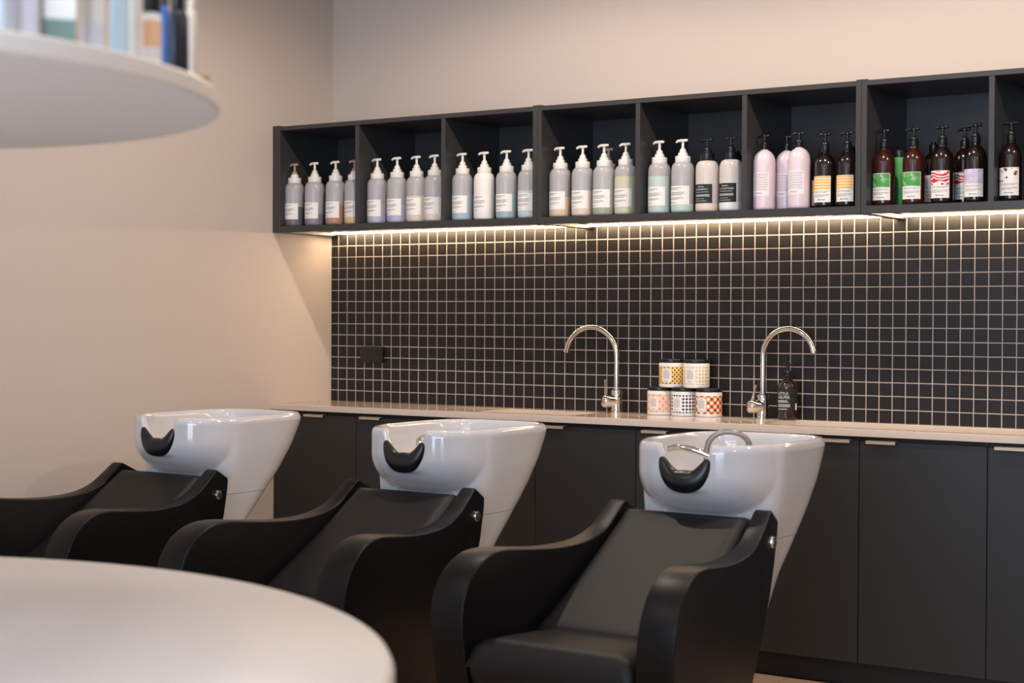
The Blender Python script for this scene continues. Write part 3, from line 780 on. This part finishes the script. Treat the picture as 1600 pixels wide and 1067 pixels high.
# black pump bottle on the counter
t = thing('pump_bottle', 'amber bottle with black label and black pump standing beside the right tap', 'bottle', (2.253, -.058, .900), .12)
RL = .0375
link('body', lathe_me([(.030, 0), (.035, .001), (.037, .005), (RL, .012), (RL, .118), (.036, .130), (.030, .141), (.020, .148), (.0135, .152), (.0135, .158)], 40), t, mat('brown_glass', srgb(40, 22, 15), .12, noise=.05, coat=.5), smooth=50)
lm = label_mesh(RL+.0006, math.radians(88), .032, .118); lm.materials.append(m_inkblack); l = link('label', lm, t, smooth=50)
r = RL+.0009
ink = [placed_text('LITTLE', .0150, -.030, .094, r), placed_text('HELPER', .0150, -.030, .080, r)]+bars(r, -.030, [(.036, .071, .0025), (.040, .066, .0022), (.046, .058, .0012), (.046, .055, .0012), (.046, .052, .0012), (.046, .049, .0012), (.036, .040, .0022)])
im = join_me(ink); im.materials.append(m_inkwhite); link('lettering', im, l)
bc = wrap(flat_rect(.044, .054, .038, .062, 2), r); bc.materials.append(m_paper); link('barcode_patch', bc, l)
link('collar', lathe_me([(.0155, .154), (.016, .155), (.016, .172), (.013, .175), (.008, .176)], 24), t, m_black, smooth=40)
link('pump', pump_me(.175, .028, .032), t, m_black, smooth=40)

# ------------------------------------------------------------------ round island table and disc shelf above it
TC, TR, TZ = (2.748, -4.727), .9726, .85
t = thing('round_table', 'large round white stone table in the blurred foreground', 'table', (TC[0], TC[1], 0))
link('table_top', lathe_me([(.01, TZ-.040), (TR-.012, TZ-.040), (TR-.004, TZ-.036), (TR, TZ-.028), (TR, TZ-.012), (TR-.004, TZ-.004), (TR-.012, TZ), (.01, TZ)], 160), t, m_white_table, smooth=40)
link('pedestal', lathe_me([(.46, .0035), (.46, .03), (.42, .04), (.40, .10), (.40, TZ-.041), (.01, TZ-.041)], 64), t, m_white_disc, smooth=40)
DC, DR, DZ = (2.766, -4.548), .616, 1.55
t = thing('disc_shelf', 'round white display shelf in the upper left foreground', 'shelf', (DC[0], DC[1], 0))
link('shelf_board', lathe_me([(.01, DZ), (DR-.003, DZ), (DR, DZ+.003), (DR, DZ+.021), (DR-.003, DZ+.024), (.01, DZ+.024)], 128), t, m_white_disc, smooth=40)
link('column', lathe_me([(.05, TZ+.0005), (.05, TZ+.012), (.032, TZ+.014), (.032, DZ-.0005)], 32), t, m_white_disc, smooth=40)
# products standing on the disc shelf
DT = DZ+.0242
def face_cam(x, y): return math.atan2(4.747-x, -(-5.745-y))
def disc_item(name, label, cat, x, y, rad, h, m_body, m_cap=None, cap_h=.02, bands=(), capr=.62):
    t = thing(name, label, cat, (x, y, DT), face_cam(x, y), 'blurred products on the disc shelf')
    link('body', lathe_me([(rad*.9, 0), (rad, .002), (rad, h*.90), (rad*.85, h*.96), (rad*.55, h)], 28), t, m_body, smooth=45)
    if m_cap: link('cap', lathe_me([(rad*capr*.9, h-.001), (rad*capr, h+.001), (rad*capr, h+cap_h), (rad*capr*.85, h+cap_h+.002), (.0005, h+cap_h+.002)], 24), t, m_cap, smooth=45)
    for z0, z1, mm in bands: link('label', wrap(flat_rect(-rad*1.25, rad*1.25, z0, z1, 10), rad+.0006), t, mm, smooth=50)
    return t
m_pblue = mat('pale_blue_plastic', srgb(200, 228, 240), .35, noise=.02); m_bg = mat('blue_grey_plastic', srgb(206, 218, 228), .35, noise=.02)
m_blue = mat('blue_plastic', srgb(62, 104, 170), .35, noise=.03); m_navy = mat('navy_plastic', srgb(34, 40, 52), .35, noise=.05)
m_lil = mat('pale_lilac_plastic', srgb(232, 230, 242), .35, noise=.02); m_sage = mat('sage_card', srgb(118, 142, 132), .6, noise=.03)
m_peach = mat('peach_paper', srgb(236, 192, 150), .6, noise=.03); m_gold = mat('gold', srgb(206, 176, 96), .3, metal=.8, noise=.03)
m_beige = mat('beige_tube', srgb(226, 214, 200), .4, noise=.02)
disc_item('product_bottle', 'blurred blue-grey bottle at the left edge of the disc shelf', 'bottle', 3.3306, -4.5884, .0155, .115, m_bg, m_pumpwhite)
disc_item('product_bottle', 'blurred plain white bottle left of the sage bordered box', 'bottle', 3.322, -4.5436, .0155, .12, m_lil, m_pumpwhite)
t = thing('product_box', 'blurred white carton with sage green border on the disc shelf', 'box', (3.3305, -4.5063, DT), face_cam(3.3305, -4.5063), 'blurred products on the disc shelf')
box('carton', -.0195, .0195, -.012, .012, 0, .13, m_sage, t, .0006, 1)
box('front_panel', -.0150, .0195, -.0128, -.0121, .030, .124, m_paper, t)
disc_item('product_tube', 'blurred pale lilac tube right of the bordered box', 'tube', 3.323, -4.4475, .0135, .12, m_lil, m_pumpwhite, bands=((.035, .09, m_paper),))
disc_item('product_bottle', 'blurred pale blue bottle on the disc shelf', 'bottle', 3.3118, -4.398, .0110, .13, m_pblue, m_pumpwhite)
disc_item('product_bottle', 'blurred white bottle between the pale blue and the peach labelled ones', 'bottle', 3.2937, -4.3576, .0105, .13, m_paper, m_pumpwhite)
disc_item('product_bottle', 'blurred black capped bottle with peach and white label', 'bottle', 3.2841, -4.320, .0122, .074, m_paper, m_black, .05, ((.030, .062, m_peach), (.001, .010, mat('brown_paper', srgb(110, 84, 74), .6, noise=.03))), .95)
disc_item('product_tube', 'blurred narrow blue tube next to the navy bottle', 'tube', 3.2343, -4.2483, .0070, .098, m_blue, m_black)
disc_item('product_bottle', 'blurred navy bottle with black pump on the disc shelf', 'bottle', 3.2205, -4.2107, .0140, .10, m_navy, m_black, .04)
disc_item('product_tube', 'blurred beige tube, rightmost upright product on the disc shelf', 'tube', 3.1787, -4.1436, .0078, .116, m_beige, m_beige, .012)
t = thing('gold_ring', 'small gold ring lying at the right of the disc shelf', 'ring', (3.245, -4.195, DT), .4)
link('band', lathe_me([(.011, 0), (.0125, .001), (.0125, .013), (.011, .014), (.0105, .013), (.0105, .001), (.011, 0)], 28, cap=False), t, m_gold, smooth=40)
